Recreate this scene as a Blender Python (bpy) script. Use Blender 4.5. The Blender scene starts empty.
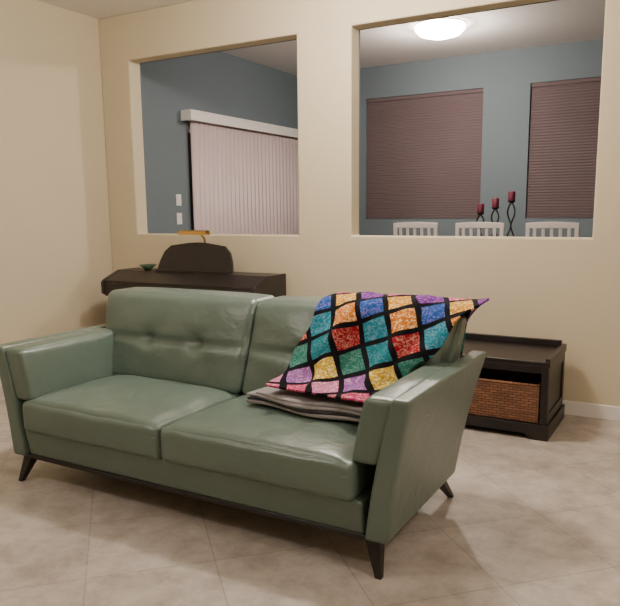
import bpy, bmesh, math, random
from mathutils import Vector, Matrix, noise as mnoise
random.seed(4)
S=bpy.context.scene
COL=S.collection
# ------------------------------------------------------------ materials
def mat(name,color,rough=0.6,metal=0.0,var=0.0,vscale=4.0,bump=0.0,bscale=40.0,spec=0.5,coat=0.0,emis=None,estr=0.0,bump2=0.0):
    m=bpy.data.materials.new(name); m.use_nodes=True
    nt=m.node_tree; b=nt.nodes['Principled BSDF']
    b.inputs['Base Color'].default_value=(*color,1); b.inputs['Roughness'].default_value=rough
    b.inputs['Metallic'].default_value=metal; b.inputs['Specular IOR Level'].default_value=spec
    b.inputs['Coat Weight'].default_value=coat
    tc=nt.nodes.new('ShaderNodeTexCoord')
    n=nt.nodes.new('ShaderNodeTexNoise'); n.inputs['Scale'].default_value=vscale; n.inputs['Detail'].default_value=5
    nt.links.new(tc.outputs['Object'],n.inputs['Vector'])
    r=nt.nodes.new('ShaderNodeValToRGB')
    r.color_ramp.elements[0].position=.3; r.color_ramp.elements[1].position=.7
    r.color_ramp.elements[0].color=(*[c*(1-var) for c in color],1)
    r.color_ramp.elements[1].color=(*[min(1,c*(1+var)) for c in color],1)
    nt.links.new(n.outputs['Fac'],r.inputs['Fac']); nt.links.new(r.outputs['Color'],b.inputs['Base Color'])
    if bump>0:
        n2=nt.nodes.new('ShaderNodeTexNoise'); n2.inputs['Scale'].default_value=bscale; n2.inputs['Detail'].default_value=4
        nt.links.new(tc.outputs['Object'],n2.inputs['Vector'])
        bp=nt.nodes.new('ShaderNodeBump'); bp.inputs['Strength'].default_value=bump; bp.inputs['Distance'].default_value=.01
        nt.links.new(n2.outputs['Fac'],bp.inputs['Height']); nt.links.new(bp.outputs['Normal'],b.inputs['Normal'])
        if bump2>0:
            n3=nt.nodes.new('ShaderNodeTexNoise'); n3.inputs['Scale'].default_value=7; n3.inputs['Detail'].default_value=3; n3.inputs['Distortion'].default_value=1.2
            nt.links.new(tc.outputs['Object'],n3.inputs['Vector'])
            b3=nt.nodes.new('ShaderNodeBump'); b3.inputs['Strength'].default_value=bump2; b3.inputs['Distance'].default_value=.03
            nt.links.new(n3.outputs['Fac'],b3.inputs['Height']); nt.links.new(b3.outputs['Normal'],bp.inputs['Normal'])
    if emis:
        b.inputs['Emission Color'].default_value=(*emis,1); b.inputs['Emission Strength'].default_value=estr
    return m
M_wall=mat('wall_cream_paint',(.60,.525,.375),.8,var=.015,vscale=2,bump=.08,bscale=90,spec=.2)
M_blue=mat('wall_blue_paint',(.150,.183,.205),.8,var=.02,vscale=2,bump=.05,bscale=90,spec=.2)
M_ceil=mat('ceiling_paint',(.84,.80,.77),.9,var=.01,bump=.1,bscale=70,spec=.1)
M_trim=mat('trim_white',(.78,.74,.70),.5,var=.01)
M_leather=mat('green_leather',(.106,.152,.126),.33,var=.05,vscale=5,bump=.10,bscale=160,spec=.65,bump2=.16)
M_dark=mat('espresso_wood',(.014,.010,.010),.38,var=.15,vscale=9,spec=.5)
M_leg=mat('black_wood',(.012,.010,.010),.4,var=.1)
M_brass=mat('brass',(.72,.45,.14),.28,metal=1,var=.03)
M_white=mat('white_chair_paint',(.78,.69,.65),.5,var=.02)
M_iron=mat('black_iron',(.02,.018,.018),.5,metal=.6,var=.1)
M_red=mat('red_wax',(.13,.008,.028),.5,var=.05)
M_vane=mat('vinyl_vane',(.64,.51,.51),.55,var=.02)
M_grey=mat('quilt_backing_grey',(.27,.25,.255),.9,var=.06,vscale=20,bump=.2,bscale=60)
M_binding=mat('quilt_binding_black',(.015,.015,.018),.9,var=.06)
M_glass=mat('night_glass',(.01,.012,.015),.1,var=.01)
M_dish=mat('green_glaze',(.05,.10,.06),.3,var=.1)
M_dome=mat('lamp_glass',(.9,.88,.8),.4,emis=(1,.90,.78),estr=55)
M_keys=mat('ivory_keys',(.8,.78,.72),.3,var=.01)
M_shade=mat('pleated_shade_mauve',(.118,.082,.087),.85,var=.03,vscale=3)

def wicker():
    m=bpy.data.materials.new('wicker'); m.use_nodes=True; nt=m.node_tree; b=nt.nodes['Principled BSDF']
    tc=nt.nodes.new('ShaderNodeTexCoord')
    sep=nt.nodes.new('ShaderNodeSeparateXYZ'); nt.links.new(tc.outputs['Object'],sep.inputs[0])
    ad=nt.nodes.new('ShaderNodeMath'); ad.operation='ADD'; nt.links.new(sep.outputs[0],ad.inputs[0]); nt.links.new(sep.outputs[1],ad.inputs[1])
    cb=nt.nodes.new('ShaderNodeCombineXYZ'); nt.links.new(ad.outputs[0],cb.inputs[0]); nt.links.new(sep.outputs[2],cb.inputs[1])
    br=nt.nodes.new('ShaderNodeTexBrick'); br.inputs['Scale'].default_value=1
    br.inputs['Brick Width'].default_value=.05; br.inputs['Row Height'].default_value=.017
    br.inputs['Mortar Size'].default_value=.0026; br.inputs['Mortar Smooth'].default_value=.6
    br.inputs['Color1'].default_value=(.27,.115,.05,1); br.inputs['Color2'].default_value=(.17,.07,.032,1); br.inputs['Mortar'].default_value=(.04,.018,.012,1)
    nt.links.new(cb.outputs[0],br.inputs['Vector']); nt.links.new(br.outputs['Color'],b.inputs['Base Color'])
    bp=nt.nodes.new('ShaderNodeBump'); bp.invert=True; bp.inputs['Strength'].default_value=.8; bp.inputs['Distance'].default_value=.006
    nt.links.new(br.outputs['Fac'],bp.inputs['Height']); nt.links.new(bp.outputs['Normal'],b.inputs['Normal'])
    b.inputs['Roughness'].default_value=.6
    return m
M_wicker=wicker()

def floor_mat():
    m=bpy.data.materials.new('travertine_tile'); m.use_nodes=True; nt=m.node_tree; b=nt.nodes['Principled BSDF']
    tc=nt.nodes.new('ShaderNodeTexCoord'); mp=nt.nodes.new('ShaderNodeMapping')
    mp.inputs['Rotation'].default_value=(0,0,math.radians(45)); mp.inputs['Location'].default_value=(.12,.2,0)
    nt.links.new(tc.outputs['Object'],mp.inputs['Vector'])
    br=nt.nodes.new('ShaderNodeTexBrick'); br.offset=0; br.inputs['Scale'].default_value=1
    br.inputs['Brick Width'].default_value=.52; br.inputs['Row Height'].default_value=.52; br.inputs['Mortar Size'].default_value=.004
    br.inputs['Mortar Smooth'].default_value=.4
    br.inputs['Color1'].default_value=(.455,.412,.365,1); br.inputs['Color2'].default_value=(.415,.373,.33,1); br.inputs['Mortar'].default_value=(.345,.305,.265,1)
    nt.links.new(mp.outputs[0],br.inputs['Vector'])
    n=nt.nodes.new('ShaderNodeTexNoise'); n.inputs['Scale'].default_value=5.5; n.inputs['Detail'].default_value=10; n.inputs['Roughness'].default_value=.72; n.inputs['Distortion'].default_value=.25
    nt.links.new(tc.outputs['Object'],n.inputs['Vector'])
    r=nt.nodes.new('ShaderNodeValToRGB'); r.color_ramp.elements[0].position=.36; r.color_ramp.elements[1].position=.62
    r.color_ramp.elements[0].color=(.74,.705,.68,1); r.color_ramp.elements[1].color=(1.13,1.13,1.13,1)
    nt.links.new(n.outputs['Fac'],r.inputs['Fac'])
    mx=nt.nodes.new('ShaderNodeMix'); mx.data_type='RGBA'; mx.blend_type='MULTIPLY'; mx.inputs[0].default_value=1
    nt.links.new(br.outputs['Color'],mx.inputs[6]); nt.links.new(r.outputs['Color'],mx.inputs[7]); nt.links.new(mx.outputs[2],b.inputs['Base Color'])
    bp=nt.nodes.new('ShaderNodeBump'); bp.invert=True; bp.inputs['Strength'].default_value=.2; bp.inputs['Distance'].default_value=.003
    nt.links.new(br.outputs['Fac'],bp.inputs['Height']); nt.links.new(bp.outputs['Normal'],b.inputs['Normal'])
    b.inputs['Roughness'].default_value=.42; b.inputs['Specular IOR Level'].default_value=.4
    return m
M_floor=floor_mat()

def quilt_mat():
    m=bpy.data.materials.new('quilt_patchwork'); m.use_nodes=True; nt=m.node_tree; b=nt.nodes['Principled BSDF']
    L=nt.links.new
    uv=nt.nodes.new('ShaderNodeUVMap'); uv.uv_map='UVMap'
    mp=nt.nodes.new('ShaderNodeMapping'); mp.inputs['Scale'].default_value=(1/.140,1/.140,1); mp.inputs['Location'].default_value=(.3,.15,0)
    L(uv.outputs[0],mp.inputs[0])
    fl=nt.nodes.new('ShaderNodeVectorMath'); fl.operation='FLOOR'; L(mp.outputs[0],fl.inputs[0])
    fr=nt.nodes.new('ShaderNodeVectorMath'); fr.operation='FRACTION'; L(mp.outputs[0],fr.inputs[0])
    s0=nt.nodes.new('ShaderNodeSeparateXYZ'); L(fl.outputs[0],s0.inputs[0])
    a1=nt.nodes.new('ShaderNodeMath'); a1.operation='MULTIPLY'; a1.inputs[1].default_value=5/13; L(s0.outputs[0],a1.inputs[0])
    a2=nt.nodes.new('ShaderNodeMath'); a2.operation='MULTIPLY_ADD'; a2.inputs[1].default_value=3/13; L(s0.outputs[1],a2.inputs[0]); L(a1.outputs[0],a2.inputs[2])
    a3=nt.nodes.new('ShaderNodeMath'); a3.operation='ADD'; a3.inputs[1].default_value=100+.5/13; L(a2.outputs[0],a3.inputs[0])
    a4=nt.nodes.new('ShaderNodeMath'); a4.operation='FRACT'; L(a3.outputs[0],a4.inputs[0])
    r=nt.nodes.new('ShaderNodeValToRGB'); r.color_ramp.interpolation='CONSTANT'
    cols=[(.005,.22,.26),(.62,.05,.20),(.72,.20,.01),(.66,.40,.03),(.17,.03,.30),(.42,.01,.03),(.62,.18,.38),(.01,.09,.38),(.03,.20,.14),(.66,.11,.26),(.01,.27,.36),(.32,.12,.40),(.70,.30,.02)]
    cr=r.color_ramp
    for i,c in enumerate(cols):
        e=cr.elements[i] if i<2 else cr.elements.new(i/len(cols))
        e.position=i/len(cols); e.color=(*[k*.9 for k in c],1)
    L(a4.outputs[0],r.inputs['Fac'])
    vo=nt.nodes.new('ShaderNodeTexNoise'); vo.inputs['Scale'].default_value=7; vo.inputs['Detail'].default_value=2; vo.inputs['Distortion'].default_value=1.8; L(mp.outputs[0],vo.inputs['Vector'])
    r2=nt.nodes.new('ShaderNodeValToRGB'); r2.color_ramp.elements[0].position=.48; r2.color_ramp.elements[1].position=.62
    r2.color_ramp.elements[0].color=(0,0,0,1); r2.color_ramp.elements[1].color=(1,1,1,1)
    L(vo.outputs['Fac'],r2.inputs['Fac'])
    hs=nt.nodes.new('ShaderNodeHueSaturation'); hs.inputs['Hue'].default_value=.54; hs.inputs['Saturation'].default_value=.68; hs.inputs['Value'].default_value=1.4
    L(r.outputs[0],hs.inputs['Color'])
    dk=nt.nodes.new('ShaderNodeHueSaturation'); dk.inputs['Value'].default_value=.85; dk.inputs['Saturation'].default_value=1.0; L(r.outputs[0],dk.inputs['Color'])
    mx=nt.nodes.new('ShaderNodeMix'); mx.data_type='RGBA'
    L(r2.outputs[0],mx.inputs[0]); L(dk.outputs[0],mx.inputs[6]); L(hs.outputs[0],mx.inputs[7])
    sp=nt.nodes.new('ShaderNodeSeparateXYZ'); L(fr.outputs[0],sp.inputs[0])
    ms=[]
    for k in (0,1):
        a=nt.nodes.new('ShaderNodeMath'); a.operation='SUBTRACT'; a.inputs[1].default_value=.5; L(sp.outputs[k],a.inputs[0])
        c=nt.nodes.new('ShaderNodeMath'); c.operation='ABSOLUTE'; L(a.outputs[0],c.inputs[0])
        d=nt.nodes.new('ShaderNodeMath'); d.operation='GREATER_THAN'; d.inputs[1].default_value=.405; L(c.outputs[0],d.inputs[0]); ms.append(d)
    mm=nt.nodes.new('ShaderNodeMath'); mm.operation='MAXIMUM'; L(ms[0].outputs[0],mm.inputs[0]); L(ms[1].outputs[0],mm.inputs[1])
    m2=nt.nodes.new('ShaderNodeMix'); m2.data_type='RGBA'; L(mm.outputs[0],m2.inputs[0]); L(mx.outputs[2],m2.inputs[6]); m2.inputs[7].default_value=(.007,.007,.010,1)
    L(m2.outputs[2],b.inputs['Base Color']); b.inputs['Roughness'].default_value=.9; b.inputs['Specular IOR Level'].default_value=.1
    return m
M_quilt=quilt_mat()

# ------------------------------------------------------------ mesh helpers
def obj_from_bm(name,bm,m,smooth=False):
    bmesh.ops.recalc_face_normals(bm,faces=bm.faces)
    me=bpy.data.meshes.new(name); bm.to_mesh(me); bm.free()
    for mm in (m if isinstance(m,(list,tuple)) else [m]): me.materials.append(mm)
    if smooth:
        for p in me.polygons: p.use_smooth=True
    o=bpy.data.objects.new(name,me); COL.objects.link(o); return o
def bevel(o,w,seg=3,ang=30):
    md=o.modifiers.new('bevel','BEVEL'); md.width=w; md.segments=seg; md.limit_method='ANGLE'; md.angle_limit=math.radians(ang)
    return o
def box(name,x0,x1,y0,y1,z0,z1,m,bv=0.0):
    bm=bmesh.new(); bmesh.ops.create_cube(bm,size=1)
    for v in bm.verts:
        v.co=Vector(((x0+x1)/2+v.co.x*(x1-x0),(y0+y1)/2+v.co.y*(y1-y0),(z0+z1)/2+v.co.z*(z1-z0)))
    o=obj_from_bm(name,bm,m)
    if bv: bevel(o,bv)
    return o
def boxes(name,lst,m,bv=0.0):
    bm=bmesh.new()
    for (x0,x1,y0,y1,z0,z1) in lst:
        r=bmesh.ops.create_cube(bm,size=1)
        for v in r['verts']:
            v.co=Vector(((x0+x1)/2+v.co.x*(x1-x0),(y0+y1)/2+v.co.y*(y1-y0),(z0+z1)/2+v.co.z*(z1-z0)))
    o=obj_from_bm(name,bm,m)
    if bv: bevel(o,bv,2)
    return o
def hexa(name,bot,top,m,bv=0.0,sub=0):
    bm=bmesh.new(); vb=[bm.verts.new(p) for p in bot]; vt=[bm.verts.new(p) for p in top]
    bm.faces.new(vb); bm.faces.new(vt)
    for i in range(4): bm.faces.new([vb[i],vb[(i+1)%4],vt[(i+1)%4],vt[i]])
    o=obj_from_bm(name,bm,m)
    if bv:
        bevel(o,bv,4)
        for p in o.data.polygons: p.use_smooth=True
        o.modifiers.new('wn','WEIGHTED_NORMAL')
    return o
def soft_box(name,fn,half,r,m,cuts=26):
    bm=bmesh.new(); bmesh.ops.create_cube(bm,size=2)
    bmesh.ops.subdivide_edges(bm,edges=bm.edges[:],cuts=cuts,use_grid_fill=True)
    h=Vector(half)
    for v in bm.verts:
        u=Vector([math.sin(c*math.pi/2) for c in v.co])
        p=Vector([u[i]*h[i] for i in range(3)])
        q=Vector([max(-(h[i]-r),min(h[i]-r,p[i])) for i in range(3)])
        d=p-q
        if d.length>1e-9: p=q+d.normalized()*r
        v.co=fn(p,u)
    return obj_from_bm(name,bm,m,True)
def lathe(name,prof,m,cx=0,cy=0,seg=32,smooth=True):
    bm=bmesh.new(); rings=[]
    for (r,z) in prof:
        rings.append([bm.verts.new((cx+r*math.cos(2*math.pi*i/seg),cy+r*math.sin(2*math.pi*i/seg),z)) for i in range(seg)])
    for a,b in zip(rings,rings[1:]):
        for i in range(seg): bm.faces.new([a[i],a[(i+1)%seg],b[(i+1)%seg],b[i]])
    bm.faces.new(rings[0]); bm.faces.new(rings[-1])
    return obj_from_bm(name,bm,m,smooth)
def tube(name,pts,r,m,res=3):
    cu=bpy.data.curves.new(name,'CURVE'); cu.dimensions='3D'; cu.bevel_depth=r; cu.bevel_resolution=res; cu.use_fill_caps=True
    sp=cu.splines.new('POLY'); sp.points.add(len(pts)-1)
    for p,q in zip(sp.points,pts): p.co=(*q,1)
    cu.materials.append(m)
    o=bpy.data.objects.new(name,cu); COL.objects.link(o)
    dg=bpy.context.evaluated_depsgraph_get(); me=bpy.data.meshes.new_from_object(o.evaluated_get(dg))
    bpy.data.objects.remove(o)
    o2=bpy.data.objects.new(name,me); COL.objects.link(o2)
    for p in me.polygons: p.use_smooth=True
    return o2
def prism(name,pts,axis,a0,a1,m,bv=0.0):
    bm=bmesh.new()
    f=(lambda a,p:(a,p[0],p[1])) if axis=='x' else (lambda a,p:(p[0],a,p[1]))
    A=[bm.verts.new(f(a0,p)) for p in pts]; B=[bm.verts.new(f(a1,p)) for p in pts]
    bm.faces.new(A); bm.faces.new(B); n=len(pts)
    for i in range(n): bm.faces.new([A[i],A[(i+1)%n],B[(i+1)%n],B[i]])
    o=obj_from_bm(name,bm,m)
    if bv: bevel(o,bv,2)
    return o
def group(name,parts,loc):
    e=bpy.data.objects.new(name,None); e.empty_display_size=.1; e.location=loc; COL.objects.link(e)
    for p in parts:
        p.parent=e; p.matrix_parent_inverse=Matrix.Translation(-Vector(loc))
    return e
def wall_holes(name,axis,a0,a1,p0,p1,z0,z1,holes,m):
    A=sorted(set([a0,a1]+[h[0] for h in holes]+[h[1] for h in holes])); Z=sorted(set([z0,z1]+[h[2] for h in holes]+[h[3] for h in holes]))
    def solid(i,j):
        if i<0 or j<0 or i>=len(A)-1 or j>=len(Z)-1: return False
        ca=(A[i]+A[i+1])/2; cz=(Z[j]+Z[j+1])/2
        return not any(h[0]<ca<h[1] and h[2]<cz<h[3] for h in holes)
    bm=bmesh.new(); V={}
    def vt(i,k,j):
        key=(i,k,j)
        if key not in V:
            p=(p0,p1)[k]; V[key]=bm.verts.new((A[i],p,Z[j]) if axis=='x' else (p,A[i],Z[j]))
        return V[key]
    for i in range(len(A)-1):
        for j in range(len(Z)-1):
            if not solid(i,j): continue
            for k in (0,1): bm.faces.new([vt(i,k,j),vt(i+1,k,j),vt(i+1,k,j+1),vt(i,k,j+1)])
            if not solid(i-1,j): bm.faces.new([vt(i,0,j),vt(i,1,j),vt(i,1,j+1),vt(i,0,j+1)])
            if not solid(i+1,j): bm.faces.new([vt(i+1,0,j),vt(i+1,1,j),vt(i+1,1,j+1),vt(i+1,0,j+1)])
            if not solid(i,j-1): bm.faces.new([vt(i,0,j),vt(i,1,j),vt(i+1,1,j),vt(i+1,0,j)])
            if not solid(i,j+1): bm.faces.new([vt(i,0,j+1),vt(i,1,j+1),vt(i+1,1,j+1),vt(i+1,0,j+1)])
    return obj_from_bm(name,bm,m)

# ------------------------------------------------------------ room
CH=3.26; D=5.03; T=.15; DB=8.45; XL=-5.14; DXL=-4.97; XR=2.6; YF=-2.2
box('floor',XL-.2,XR+.2,YF-.2,DB+.3,-.1,0,M_floor)
box('ceiling',XL-.2,XR+.2,YF-.2,DB+.3,CH,CH+.1,M_ceil)
wb=wall_holes('wall_back','x',XL,XR,D,D+T,0,CH,[(-4.775,-2.965,1.247,2.847),(-2.475,-.662,1.247,2.847)],M_wall)
bevel(wb,.012,3)
wb2=wall_holes('wall_partition_dining','x',DXL,XR,D+T,D+T+.012,0,CH,[(-4.775,-2.965,1.247,2.847),(-2.475,-.662,1.247,2.847)],M_blue)
box('wall_left',XL-.15,XL,YF,D+T,0,CH,M_wall)
box('wall_right',XR,XR+.15,YF,DB,0,CH,M_wall)
box('wall_front',XL,XR,YF-.15,YF,0,CH,M_wall)
wall_holes('wall_dining_left','y',D+T+.012,DB,DXL-.15,DXL,0,CH,[(6.08,8.33,0,2.38)],M_blue)
W1=(-3.95,-2.41); W2=(-1.865,-.34); WZ=(1.335,2.87)
wall_holes('wall_dining_back','x',DXL-.15,XR,DB,DB+.15,0,CH,[(W1[0],W1[1],*WZ),(W2[0],W2[1],*WZ)],M_blue)
box('baseboard_back',XL+.016,XR-.016,D-.016,D,0,.10,M_trim,.004)
box('baseboard_left',XL,XL+.016,YF+.016,D-.018,0,.10,M_trim,.004)
box('baseboard_right',XR-.016,XR,YF+.016,D-.018,0,.10,M_trim,.004)

for i,(a,b) in enumerate((W1,W2)):
    z0,z1=WZ
    parts=[boxes('frame',[(a,a+.05,DB+.09,DB+.14,z0,z1),(b-.05,b,DB+.09,DB+.14,z0,z1),(a+.05,b-.05,DB+.09,DB+.14,z0,z0+.05),(a+.05,b-.05,DB+.09,DB+.14,z1-.05,z1),((a+b)/2-.02,(a+b)/2+.02,DB+.09,DB+.14,z0+.05,z1-.05)],M_trim),
           box('glass',a+.05,b-.05,DB+.115,DB+.12,z0+.05,z1-.05,M_glass)]
    group('window_%d'%(i+1),parts,((a+b)/2,DB+.1,z0))
    n=90; pts=[]
    zt=z1-.045; zb=z0+.03
    for k in range(n+1):
        z=zt-(zt-zb)*k/n; pts.append((DB+.028+(0 if k%2 else .0055),z))
    pts2=[(y+.006,z) for y,z in reversed(pts)]
    sh=prism('pleats',pts+pts2,'x',a+.006,b-.006,M_shade)
    hr=box('head_rail',a+.004,b-.004,DB+.015,DB+.06,z1-.045,z1-.002,M_shade,.004)
    br=box('bottom_rail',a+.006,b-.006,DB+.018,DB+.05,z0+.004,z0+.03,M_shade,.004)
    group('pleated_window_shade',[sh,hr,br],((a+b)/2,DB+.03,z0))

dp=[boxes('frame',[(DXL-.12,DXL-.06,6.08,6.14,0,2.38),(DXL-.12,DXL-.06,8.27,8.33,0,2.38),(DXL-.12,DXL-.06,6.14,8.27,2.32,2.38),(DXL-.12,DXL-.06,6.14,8.27,0,.06),(DXL-.12,DXL-.06,7.17,7.24,.06,2.32)],M_trim),
    box('glass',DXL-.10,DXL-.09,6.14,8.27,.06,2.32,M_glass)]
group('door_1',dp,(DXL-.09,7.2,0))
bm=bmesh.new()
n=27; ang=math.radians(62)
for k in range(n):
    y=6.11+k*.0835
    c,s=math.cos(ang),math.sin(ang); hw=.046
    cols=[]
    for q in range(5):
        t=-1+q/2; bow=.006*(1-t*t)
        x=DXL+.07+ t*hw*c + bow*s; yy=y+t*hw*s - bow*c
        cols.append((bm.verts.new((x,yy,.04)),bm.verts.new((x,yy,2.42))))
    for p,q in zip(cols,cols[1:]): bm.faces.new([p[0],q[0],q[1],p[1]])
vn=obj_from_bm('vanes',bm,M_vane,True); sm=vn.modifiers.new('s','SOLIDIFY'); sm.thickness=.0015
va=boxes('valence',[(DXL+.13,DXL+.145,5.97,8.40,2.415,2.525),(DXL+.005,DXL+.13,5.97,5.985,2.415,2.525),(DXL+.005,DXL+.13,5.985,8.40,2.51,2.525)],M_trim,.003)
hr=box('head_rail',DXL+.045,DXL+.095,6.02,8.38,2.42,2.46,M_trim)
group('vertical_blinds',[vn,va,hr],(DXL+.07,7.2,0))
for k,z in enumerate((1.58,1.38)):
    p=box('plate',DXL,DXL+.006,5.845,5.925,z-.06,z+.06,M_trim,.002)
    r=box('rocker',DXL+.006,DXL+.011,5.868,5.902,z-.035,z+.035,M_trim,.002)
    group('light_switch',[p,r],(DXL,5.88,z))

# ------------------------------------------------------------ sofa
C=-2.105; parts=[]
def seat(nm,xa,xb):
    cx=(xa+xb)/2; hx=(xb-xa)/2; y0,y1=2.31,3.02; z0,z1=.300,.478
    def fn(p,u):
        q=p.copy()
        if p.z>0: q.z+=.036*(1-u.x**4)*(1-u.y**4)*(p.z/((z1-z0)/2)) 
        if p.y<0: q.y-=.014*(1-u.z**2)*(1-u.x**4)
        q.z+=.008*mnoise.noise(Vector((q.x*5+cx*3,q.y*6,0)))*(1 if p.z>0 else 0)
        q.z-=.010*math.exp(-((abs(u.x)-.93)/.05)**2)*(1 if p.z>.03 else 0)
        return Vector((cx+q.x,(y0+y1)/2+q.y,(z0+z1)/2+q.z))
    return soft_box(nm,fn,(hx,(y1-y0)/2,(z1-z0)/2),.036,M_leather,36)
parts.append(seat('seat_cushion_1',C-.985,C-.03)); parts.append(seat('seat_cushion_2',C-.03,C+.972))
def backc(nm,xa,xb,side):
    cx=(xa+xb)/2; hx=(xb-xa)/2; z0,z1=.465,.968; th=.26
    def fn(p,u):
        q=p.copy(); zz=(q.z+(z1-z0)/2)/(z1-z0)
        if p.y<0:
            q.y-=.035*(1-u.x**4)*(1-abs(u.z)**2.5)
            d=0
            for tx in (-.30,.36):
                rr=((u.x-tx)**2*hx*hx+(p.z)**2)
                d+=.032*math.exp(-rr/(.045**2))
                for an in (-.9,.0,.9,2.2):
                    dx=(u.x-tx)*hx; dz=p.z
                    al=dx*math.cos(an)+dz*math.sin(an); pe=-dx*math.sin(an)+dz*math.cos(an)
                    d+=.006*math.exp(-(pe/.010)**2)*math.exp(-(al/.08)**2)
            d+=.020*math.exp(-(p.z/.018)**2)*(1-u.x**6)
            q.y+=d
            q.y+=.008*mnoise.noise(Vector((q.x*6+cx*5,q.z*9,1)))
        q.z+=.010*(1-u.x**4)*max(0,u.z)
        fl=(.055 if side>0 else .10)*zz
        X=cx+q.x+ (side*fl*max(0,side*u.x))
        Y=3.035+q.y+.19*zz+.03
        Z=(z0+z1)/2+q.z
        return Vector((X,Y,Z))
    return soft_box(nm,fn,(hx,th/2,(z1-z0)/2),.045,M_leather,44)
parts.append(backc('back_cushion_1',C-1.06,C-.02,-1)); bc2=backc('back_cushion_2',C-.02,C+1.03,1); parts.append(bc2)
parts.append(hexa('back_shell',[(C-1.03,3.03,.17),(C+1.03,3.03,.17),(C+1.03,3.21,.17),(C-1.03,3.21,.17)],[(C-1.09,3.27,.925),(C+1.10,3.27,.925),(C+1.10,3.385,.925),(C-1.09,3.385,.925)],M_leather,.03))
parts.append(hexa('base_rail',[(C-1.0,2.36,.160),(C+1.0,2.36,.160),(C+1.0,3.1,.160),(C-1.0,3.1,.160)],[(C-1.0,2.335,.31),(C+1.0,2.335,.31),(C+1.0,3.1,.31),(C-1.0,3.1,.31)],M_leather,.015))
parts.append(box('plinth_frame',C-1.06,C+1.06,2.36,3.18,.138,.162,M_leg,.004))
for s in (-1,1):
    i=1 if s<0 else 2
    def fns(p,u,s=s):
        z=(p.z+.30)/.60; z=max(0,min(1,z)) 
        zz=.15+.60*z
        ctr=1.058+.107*z -.012*math.sin(z*math.pi)
        w=.050-.010*z
        x=C+s*(ctr + p.x/.052*w)
        yf=2.335-.005*z; yb=3.20+.18*z
        y=yf+(yb-yf)*((p.y+.45)/.9)
        return Vector((x,y,zz))
    parts.append(soft_box('arm_panel_%d'%i,fns,(.052,.45,.30),.018,M_leather,20))
    def fnp(p,u,s=s):
        z=(p.z+.15)/.30
        zz=.46+.278*z+.010*(1-u.y**4)*(1-u.x**2)*max(0,u.z)
        ctr=1.0+.075*z
        x=C+s*(ctr+s*p.x*(1+.2*z))
        if s*u.x<0: x-= s*.010*(1-u.y**4)*(1-u.z**4)
        y=2.345+(3.10-2.345)*((p.y+.37)/.74)
        return Vector((x,y,zz))
    parts.append(soft_box('arm_pad_%d'%i,fnp,(.062,.37,.15),.028,M_leather,20))
    for j,(yt,yb_) in enumerate(((2.40,2.350),(3.14,3.25))):
        a,b_=.032,.014
        xt=C+s*1.03; xb=C+s*1.072
        parts.append(hexa('leg_%d'%(i*2+j-1),[(xb-b_,yb_-b_,0),(xb+b_,yb_-b_,0),(xb+b_,yb_+b_,0),(xb-b_,yb_+b_,0)],[(xt-a,yt-a,.142),(xt+a,yt-a,.142),(xt+a,yt+a,.142),(xt-a,yt+a,.142)],M_leg,.004))
group('sofa',parts,(C,2.85,0))

# ------------------------------------------------------------ quilt
rows=[(3.435,.70,-1.58,-1.06),(3.425,.86,-1.60,-1.02),(3.39,.965,-1.64,-.94),(3.29,1.005,-1.665,-.885),(3.17,.99,-1.695,-.885),(3.09,.935,-1.715,-.945),(3.03,.84,-1.735,-1.005),(2.97,.75,-1.755,-1.08),(2.91,.675,-1.775,-1.13),(2.85,.635,-1.775,-1.17),(2.78,.620,-1.76,-1.20),(2.715,.612,-1.735,-1.21)]
def cr(p0,p1,p2,p3,t):
    return tuple(.5*((2*b)+(-a+c)*t+(2*a-5*b+4*c-d)*t*t+(-a+3*b-3*c+d)*t**3) for a,b,c,d in zip(p0,p1,p2,p3))
R=[]
for i in range(len(rows)-1):
    p0=rows[max(0,i-1)];p3=rows[min(len(rows)-1,i+2)]
    for k in range(7): R.append(cr(p0,rows[i],rows[i+1],p3,k/7))
R.append(rows[-1])
bm=bmesh.new(); uvl=bm.loops.layers.uv.new('UVMap'); NX=80; G=[]; s_=0; UV={}
NR=len(R)
for j,r in enumerate(R):
    if j: s_+=math.hypot(r[0]-R[j-1][0],r[1]-R[j-1][1])
    row=[]
    xl=r[2]+.012*math.sin(s_*21); xr=r[3]+.010*math.sin(s_*17+1)
    for i in range(NX+1):
        t=i/NX; x=xl+(xr-xl)*t
        # soft diagonal folds running down from the top of the back
        amp=.4+.6*min(1,max(0,s_-.2)*2.0)
        g=max(0,math.sin(t*15-s_*4.5+.6))**2*.034*amp + max(0,math.sin(t*9+s_*5+2))**3*.026*amp
        g+=.014*(1+mnoise.noise(Vector((t*6,s_*6,2))))
        # crease hollow where back meets seat lets cloth hang free
        sk=-.05*t*max(0,(j-NR*.76)/(NR*.24))
        v=bm.verts.new((x,r[0]-.004-g*(1 if j>NR*.3 else .3)+sk,r[1]+g*.35)); row.append(v)
        al=math.radians(25); ex=.02*mnoise.noise(Vector((t*3,s_*3,7)))
        UV[v]=(x*math.cos(al)-s_*math.sin(al)+ex,x*math.sin(al)+s_*math.cos(al)+ex)
    G.append(row)
for j in range(len(G)-1):
    for i in range(NX):
        f=bm.faces.new([G[j][i],G[j][i+1],G[j+1][i+1],G[j+1][i]])
        for l in f.loops: l[uvl].uv=UV[l.vert]
q=obj_from_bm('quilt_top',bm,[M_quilt,M_grey],True)
for tgt in ('back_cushion_2','back_shell','seat_cushion_2','arm_pad_2','arm_panel_2'):
    sw=q.modifiers.new('sw','SHRINKWRAP'); sw.target=bpy.data.objects[tgt]; sw.wrap_method='NEAREST_SURFACEPOINT'; sw.wrap_mode='OUTSIDE'; sw.offset=.016
so=q.modifiers.new('so','SOLIDIFY'); so.thickness=.010; so.offset=1; so.material_offset=0
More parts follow.
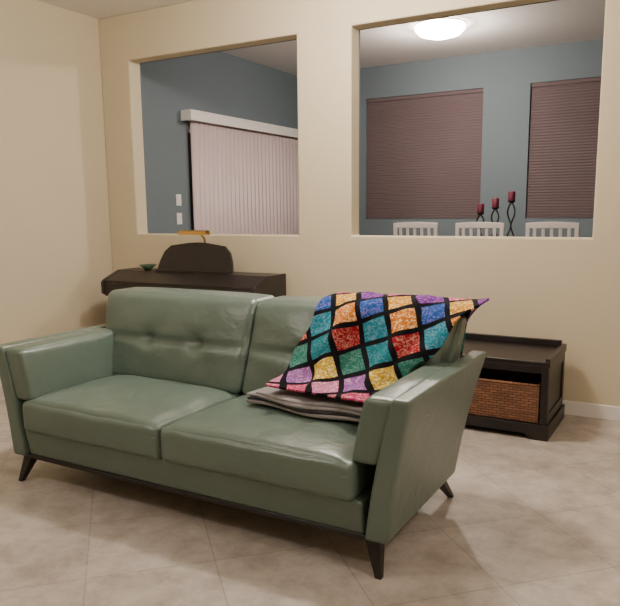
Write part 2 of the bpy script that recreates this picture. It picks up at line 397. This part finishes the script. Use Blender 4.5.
def fold(nm,x0,x1,y0,y1,z,sk,m,h=.012,ph=0):
    def fn(p,u):
        t=(u.x+1)/2
        return Vector((x0+(x1-x0)*t+.015*u.y, (y0+y1)/2+p.y+sk*t+.016*math.sin(t*8+ph)*(1 if p.y<0 else 0), z+p.z+.004*math.sin(t*7+1)-.008*(1-t)*(ph>1)))
    return soft_box(nm,fn,((x1-x0)/2,(y1-y0)/2,h),h*.95,m,20)
fp=[fold('fold_1',-1.87,-1.225,2.67,2.90,.536,-.05,M_grey,.010,0),fold('fold_2',-1.865,-1.225,2.667,2.90,.551,-.05,M_binding,.005,.5),
    fold('fold_3',-1.88,-1.225,2.675,2.89,.564,-.05,M_grey,.009,1.0),fold('fold_4',-1.83,-1.225,2.68,2.88,.582,-.045,M_grey,.009,1.8)]
group('patchwork_quilt',[q]+fp,(-1.4,3.0,.5))

# ------------------------------------------------------------ digital piano
px0,px1=-4.72,-3.05; yb,yf=4.955,4.47; pt=.93
side=[(yb,0),(yb,pt),(yb-.27,pt),(yf+.02,pt-.075),(yf,pt-.10),(yf,pt-.20),(yf+.10,pt-.24),(yf+.10,.06),(yf-.0,.05),(yf-.0,0)]
pp=[prism('side_panel_1',side,'x',px0,px0+.035,M_dark,.004),prism('side_panel_2',side,'x',px1-.035,px1,M_dark,.004),
    box('top_lid',px0+.035,px1-.035,yb-.27,yb,pt-.03,pt-.002,M_dark,.004),
    prism('keyboard_lid',[(yb-.27,pt-.004),(yf+.02,pt-.08),(yf+.02,pt-.105),(yb-.27,pt-.035)],'x',px0+.036,px1-.036,M_dark),
    box('key_bed',px0+.035,px1-.035,yf+.01,yb-.02,pt-.22,pt-.17,M_dark,.004),
    box('key_slip',px0+.036,px1-.036,yf+.006,yf+.03,pt-.17,pt-.105,M_dark,.003),
    box('keys',px0+.10,px1-.10,yf+.035,yf+.18,pt-.17,pt-.15,M_keys),
    box('lower_panel',px0+.035,px1-.035,yb-.05,yb-.02,.12,pt-.22,M_dark),
    box('pedal_bar',px0+.035,px1-.035,yb-.14,yb-.10,.08,.16,M_dark,.004)]
for k in (-1,0,1): pp.append(box('pedal_%d'%(k+2),(px0+px1)/2+k*.08-.015,(px0+px1)/2+k*.08+.015,yb-.24,yb-.14,.075,.09,M_brass,.003))
xa,xb=-4.28,-3.44
arch=[(xa,0),(xb,0),(xb-.02,.09),(xb-.055,.17),(xb-.12,.225),((xa+xb)/2+.1,.25),((xa+xb)/2,.255),((xa+xb)/2-.1,.25),(xa+.12,.225),(xa+.055,.17),(xa+.02,.09)]
mr=prism('music_rest',arch,'y',-.01,.01,M_dark,.004)
for v in mr.data.vertices:
    z=v.co.z; v.co.y=v.co.y+4.74+z*.28; v.co.z=pt+.002+z
pp.append(mr); pp.append(box('music_ledge',xa+.02,xb-.02,4.685,4.735,pt-.002,pt+.02,M_dark,.003))
group('digital_piano',pp,((px0+px1)/2,4.7,0))
lx=-3.87; ly=4.84
lp=[lathe('base',[(.06,pt),(.06,pt+.012),(.02,pt+.022),(.008,pt+.03)],M_brass,lx+.03,ly+.06),
    tube('stem',[(lx+.03,ly+.06,pt+.02),(lx+.03,ly+.05,pt+.22),(lx+.03,ly+.03,pt+.29),(lx+.03,ly-.01,pt+.325),(lx+.02,ly-.06,pt+.335)],.009,M_brass)]
sh=[]
for k in range(13):
    a=math.radians(-10+k*200/12); sh.append((ly-.07+.040*math.cos(a),pt+.330+.034*math.sin(a)))
inn=[(ly-.07+(y-(ly-.07))*.85,pt+.330+(z-pt-.330)*.85) for y,z in reversed(sh)]
lp.append(prism('shade',sh+inn,'x',lx-.15,lx+.15,M_brass))
group('piano_lamp',lp,(lx,ly,pt))
dish=lathe('decorative_dish',[(.03,pt),(.035,pt+.008),(.085,pt+.045),(.08,pt+.046),(.03,pt+.014)],M_dish,-4.45,4.80)

# ------------------------------------------------------------ storage bench
bx0,bx1=-1.92,-.775; by0,by1=4.36,4.94; bt=.505
bp=[box('seat_top',bx0,bx1,by0,by1,bt-.03,bt,M_dark,.004),
    boxes('side_rails',[(bx0,bx0+.03,by0,by1,bt,bt+.022),(bx1-.03,bx1,by0,by1,bt,bt+.022),(bx0+.03,bx1-.03,by1-.03,by1,bt,bt+.045)],M_dark,.004),
    box('side_1',bx0+.012,bx0+.04,by0+.012,by1-.01,.0,bt-.03,M_dark),box('side_2',bx1-.04,bx1-.016,by0+.012,by1-.01,.0,bt-.03,M_dark),
    boxes('side_frame',[(bx1-.016,bx1-.006,by0+.01,by0+.06,.1,bt-.03),(bx1-.016,bx1-.006,by1-.06,by1-.01,.1,bt-.03),(bx1-.016,bx1-.006,by0+.06,by1-.06,bt-.09,bt-.03),(bx1-.016,bx1-.006,by0+.06,by1-.06,.1,.16)],M_dark,.003),
    boxes('side_frame_2',[(bx0+.002,bx0+.012,by0+.01,by0+.06,.1,bt-.03),(bx0+.002,bx0+.012,by1-.06,by1-.01,.1,bt-.03)],M_dark,.003),
    box('back_panel',bx0+.04,bx1-.04,by1-.03,by1-.015,.08,bt-.03,M_dark),
    box('bottom_shelf',bx0+.04,bx1-.04,by0+.012,by1-.03,.085,.105,M_dark),
    box('divider',(bx0+bx1)/2-.015,(bx0+bx1)/2+.015,by0+.012,by1-.03,.105,bt-.03,M_dark),
    boxes('front_frame',[(bx0+.01,bx0+.05,by0,by0+.012,.1,bt-.03),(bx1-.05,bx1-.01,by0,by0+.012,.1,bt-.03),(bx0+.05,bx1-.05,by0,by0+.012,bt-.075,bt-.03)],M_dark,.002)]
apr=[(bx0-.008,.0),(bx0+.10,.0),(bx0+.14,.035),(bx1-.14,.035),(bx1-.10,.0),(bx1+.008,.0),(bx1+.008,.085),(bx1-.0,.10),(bx0+.0,.10),(bx0-.008,.085)]
bp.append(prism('plinth_front',apr,'y',by0-.012,by0+.01,M_dark,.003))
bp.append(box('plinth_side',bx1-.016,bx1+.008,by0+.01,by1,.0,.095,M_dark,.003))
group('storage_bench',bp,((bx0+bx1)/2,4.65,0))
for (a,b) in ((bx0+.06,(bx0+bx1)/2-.03),((bx0+bx1)/2+.03,bx1-.06)):
    z0,z1=.106,.345; y0,y1=by0+.014,by1-.07
    t=.012
    w=boxes('basket_walls',[(a,b,y0,y0+t,z0,z1),(a,b,y1-t,y1,z0,z1),(a,a+t,y0+t,y1-t,z0,z1),(b-t,b,y0+t,y1-t,z0,z1),(a+t,b-t,y0+t,y1-t,z0,z0+t)],M_wicker,.003)
    ym=y0+.006
    rim=tube('rim',[(a+.006,ym,z1),(b-.006,ym,z1),(b-.006,y1-.006,z1),(a+.006,y1-.006,z1),(a+.006,ym,z1)],.010,M_wicker)
    group('wicker_basket',[w,rim],((a+b)/2,4.6,z0))

# ------------------------------------------------------------ dining furniture
def chair(cx,y0):
    ps=[]; w=.235; zt=1.33; zs=.70
    bm=bmesh.new(); n=14; rings=[]
    for k in range(n+1):
        t=-1+2*k/n; x=cx+t*w; yy=y0-.0+.035*t*t-.035; h=.012*(1-t*t)
        rings.append([bm.verts.new((x,yy,zt-.060)),bm.verts.new((x,yy+.024,zt-.060)),bm.verts.new((x,yy+.024,zt-.014+h)),bm.verts.new((x,yy,zt-.014+h))])
    for a,b in zip(rings,rings[1:]):
        for k in range(4): bm.faces.new([a[k],a[(k+1)%4],b[(k+1)%4],b[k]])
    bm.faces.new(rings[0]); bm.faces.new(rings[-1])
    ps.append(bevel(obj_from_bm('top_rail',bm,M_white),.005,2))
    for s in (-1,1):
        x=cx+s*(w-.02)
        ps.append(hexa('rear_post_%d'%(s+2),[(x-.02,y0+.06,0),(x+.02,y0+.06,0),(x+.02,y0+.10,0),(x-.02,y0+.10,0)],[(x-.018,y0-.006,zt-.055),(x+.018,y0-.006,zt-.055),(x+.018,y0+.022,zt-.055),(x-.018,y0+.022,zt-.055)],M_white,.004))
        ps.append(hexa('front_leg_%d'%(s+2),[(x-.016,y0+.42,0),(x+.016,y0+.42,0),(x+.016,y0+.452,0),(x-.016,y0+.452,0)],[(x-.02,y0+.41,zs-.03),(x+.02,y0+.41,zs-.03),(x+.02,y0+.45,zs-.03),(x-.02,y0+.45,zs-.03)],M_white,.004))
        ps.append(box('side_stretcher_%d'%(s+2),x-.01,x+.01,y0+.09,y0+.42,.30,.335,M_white))
    for k in range(5):
        x=cx+(k-2)*.075
        ps.append(hexa('slat_%d'%(k+1),[(x-.014,y0+.032,zs+.12),(x+.014,y0+.032,zs+.12),(x+.014,y0+.044,zs+.12),(x-.014,y0+.044,zs+.12)],[(x-.014,y0-.018,zt-.055),(x+.014,y0-.018,zt-.055),(x+.014,y0-.006,zt-.055),(x-.014,y0-.006,zt-.055)],M_white))
    ps.append(box('lower_back_rail',cx-w+.03,cx+w-.03,y0+.025,y0+.05,zs+.09,zs+.13,M_white,.004))
    ps.append(box('seat',cx-w,cx+w,y0+.04,y0+.47,zs-.035,zs,M_dark,.012))
    ps.append(box('front_stretcher',cx-w+.03,cx+w-.03,y0+.425,y0+.445,.22,.255,M_white))
    group('dining_chair',ps,(cx,y0+.2,0))
for cx in (-2.535,-1.885,-1.215): chair(cx,6.6)
tz=1.0
tb=[box('table_top',-2.95,-.75,6.88,7.95,tz-.035,tz,M_dark,.006),box('apron_1',-2.85,-.85,6.98,7.0,tz-.12,tz-.036,M_dark),box('apron_2',-2.85,-.85,7.83,7.85,tz-.12,tz-.036,M_dark)]
k=0
for x in (-2.87,-.83):
    for y in (7.05,7.80):
        k+=1; tb.append(box('leg_%d'%k,x-.04,x+.04,y-.04,y+.04,0,tz-.036,M_dark,.004))
group('dining_table',tb,(-1.85,7.4,0))
for (x,zt) in ((-2.075,1.505),(-1.92,1.56),(-1.755,1.625)):
    y=7.3; ch=.095; zc=zt-ch
    ps=[lathe('base',[(.055,tz+.001),(.055,tz+.008),(.012,tz+.025),(.008,tz+.04)],M_iron,x,y,24),
        lathe('cup',[(.008,zc-.03),(.038,zc-.008),(.042,zc),(.03,zc)],M_iron,x,y,24),
        lathe('candle',[(.034,zc),(.036,zc+.01),(.036,zt-.006),(.031,zt),(.008,zt-.005)],M_red,x,y,24)]
    for ph in (0,math.pi):
        pts=[]
        for q_ in range(33):
            t=q_/32; rr=.010+.036*abs(math.sin(2*math.pi*t)); a=ph+t*math.pi*1.1
            pts.append((x+rr*math.cos(a),y+rr*math.sin(a),tz+.035+(zc-.028-tz-.035)*t))
        ps.append(tube('twist_%d'%(1+int(ph>0)),pts,.008,M_iron))
    group('candle_holder',ps,(x,y,tz))

# ------------------------------------------------------------ lights
def ceiling_fixture(nm,x,y,r,energy,color,rad,drop=.16):
    pan=lathe('pan',[(r+.006,CH-.001),(r+.006,CH-.008),(r,CH-.009)],M_trim,x,y)
    dm=lathe('dome',[(r,CH-.010),(r*.98,CH-.045),(r*.80,CH-.090),(r*.4,CH-.118),(.02,CH-.122)],M_dome,x,y,40)
    ld=bpy.data.lights.new(nm+'_bulb','POINT'); ld.energy=energy; ld.color=color; ld.shadow_soft_size=rad
    lo=bpy.data.objects.new('bulb',ld); lo.location=(x,y,CH-drop-rad); COL.objects.link(lo)
    group(nm,[pan,dm,lo],(x,y,CH))
ceiling_fixture('flush_mount_light',-2.44,6.96,.25,90,(1,.87,.75),.04,.13)
ceiling_fixture('unseen_ceiling_light',-2.1,3.75,.22,140,(1,.88,.76),.08,.13)
ceiling_fixture('unseen_ceiling_light',-2.9,.6,.16,32,(1,.88,.78),.2,.13)
ceiling_fixture('unseen_ceiling_light',1.0,1.8,.16,55,(1,.88,.78),.2,.13)  # added camera-side fill light, out of view; its fixture is invented
w=bpy.data.worlds.new('world'); S.world=w; w.use_nodes=True
w.node_tree.nodes['Background'].inputs[0].default_value=(.02,.025,.04,1); w.node_tree.nodes['Background'].inputs[1].default_value=.3

# ------------------------------------------------------------ camera
cd=bpy.data.cameras.new('camera'); cam=bpy.data.objects.new('camera',cd); COL.objects.link(cam); S.camera=cam
cd.sensor_fit='HORIZONTAL'; cd.sensor_width=36; cd.lens=690/620*36; cd.shift_y=22/620; cd.clip_start=.05
th=math.radians(9.4); yaw=math.radians(29.67); rho=math.radians(.6)
r=Vector((math.cos(yaw),math.sin(yaw),0)); f=Vector((-math.sin(yaw)*math.cos(th),math.cos(yaw)*math.cos(th),-math.sin(th)))
u=r.cross(f); u2=u*math.cos(rho)+r*math.sin(rho); r2=r*math.cos(rho)-u*math.sin(rho)
m=Matrix((( r2.x,u2.x,-f.x,0),(r2.y,u2.y,-f.y,0),(r2.z,u2.z,-f.z,1.45),(0,0,0,1)))
cam.matrix_world=m
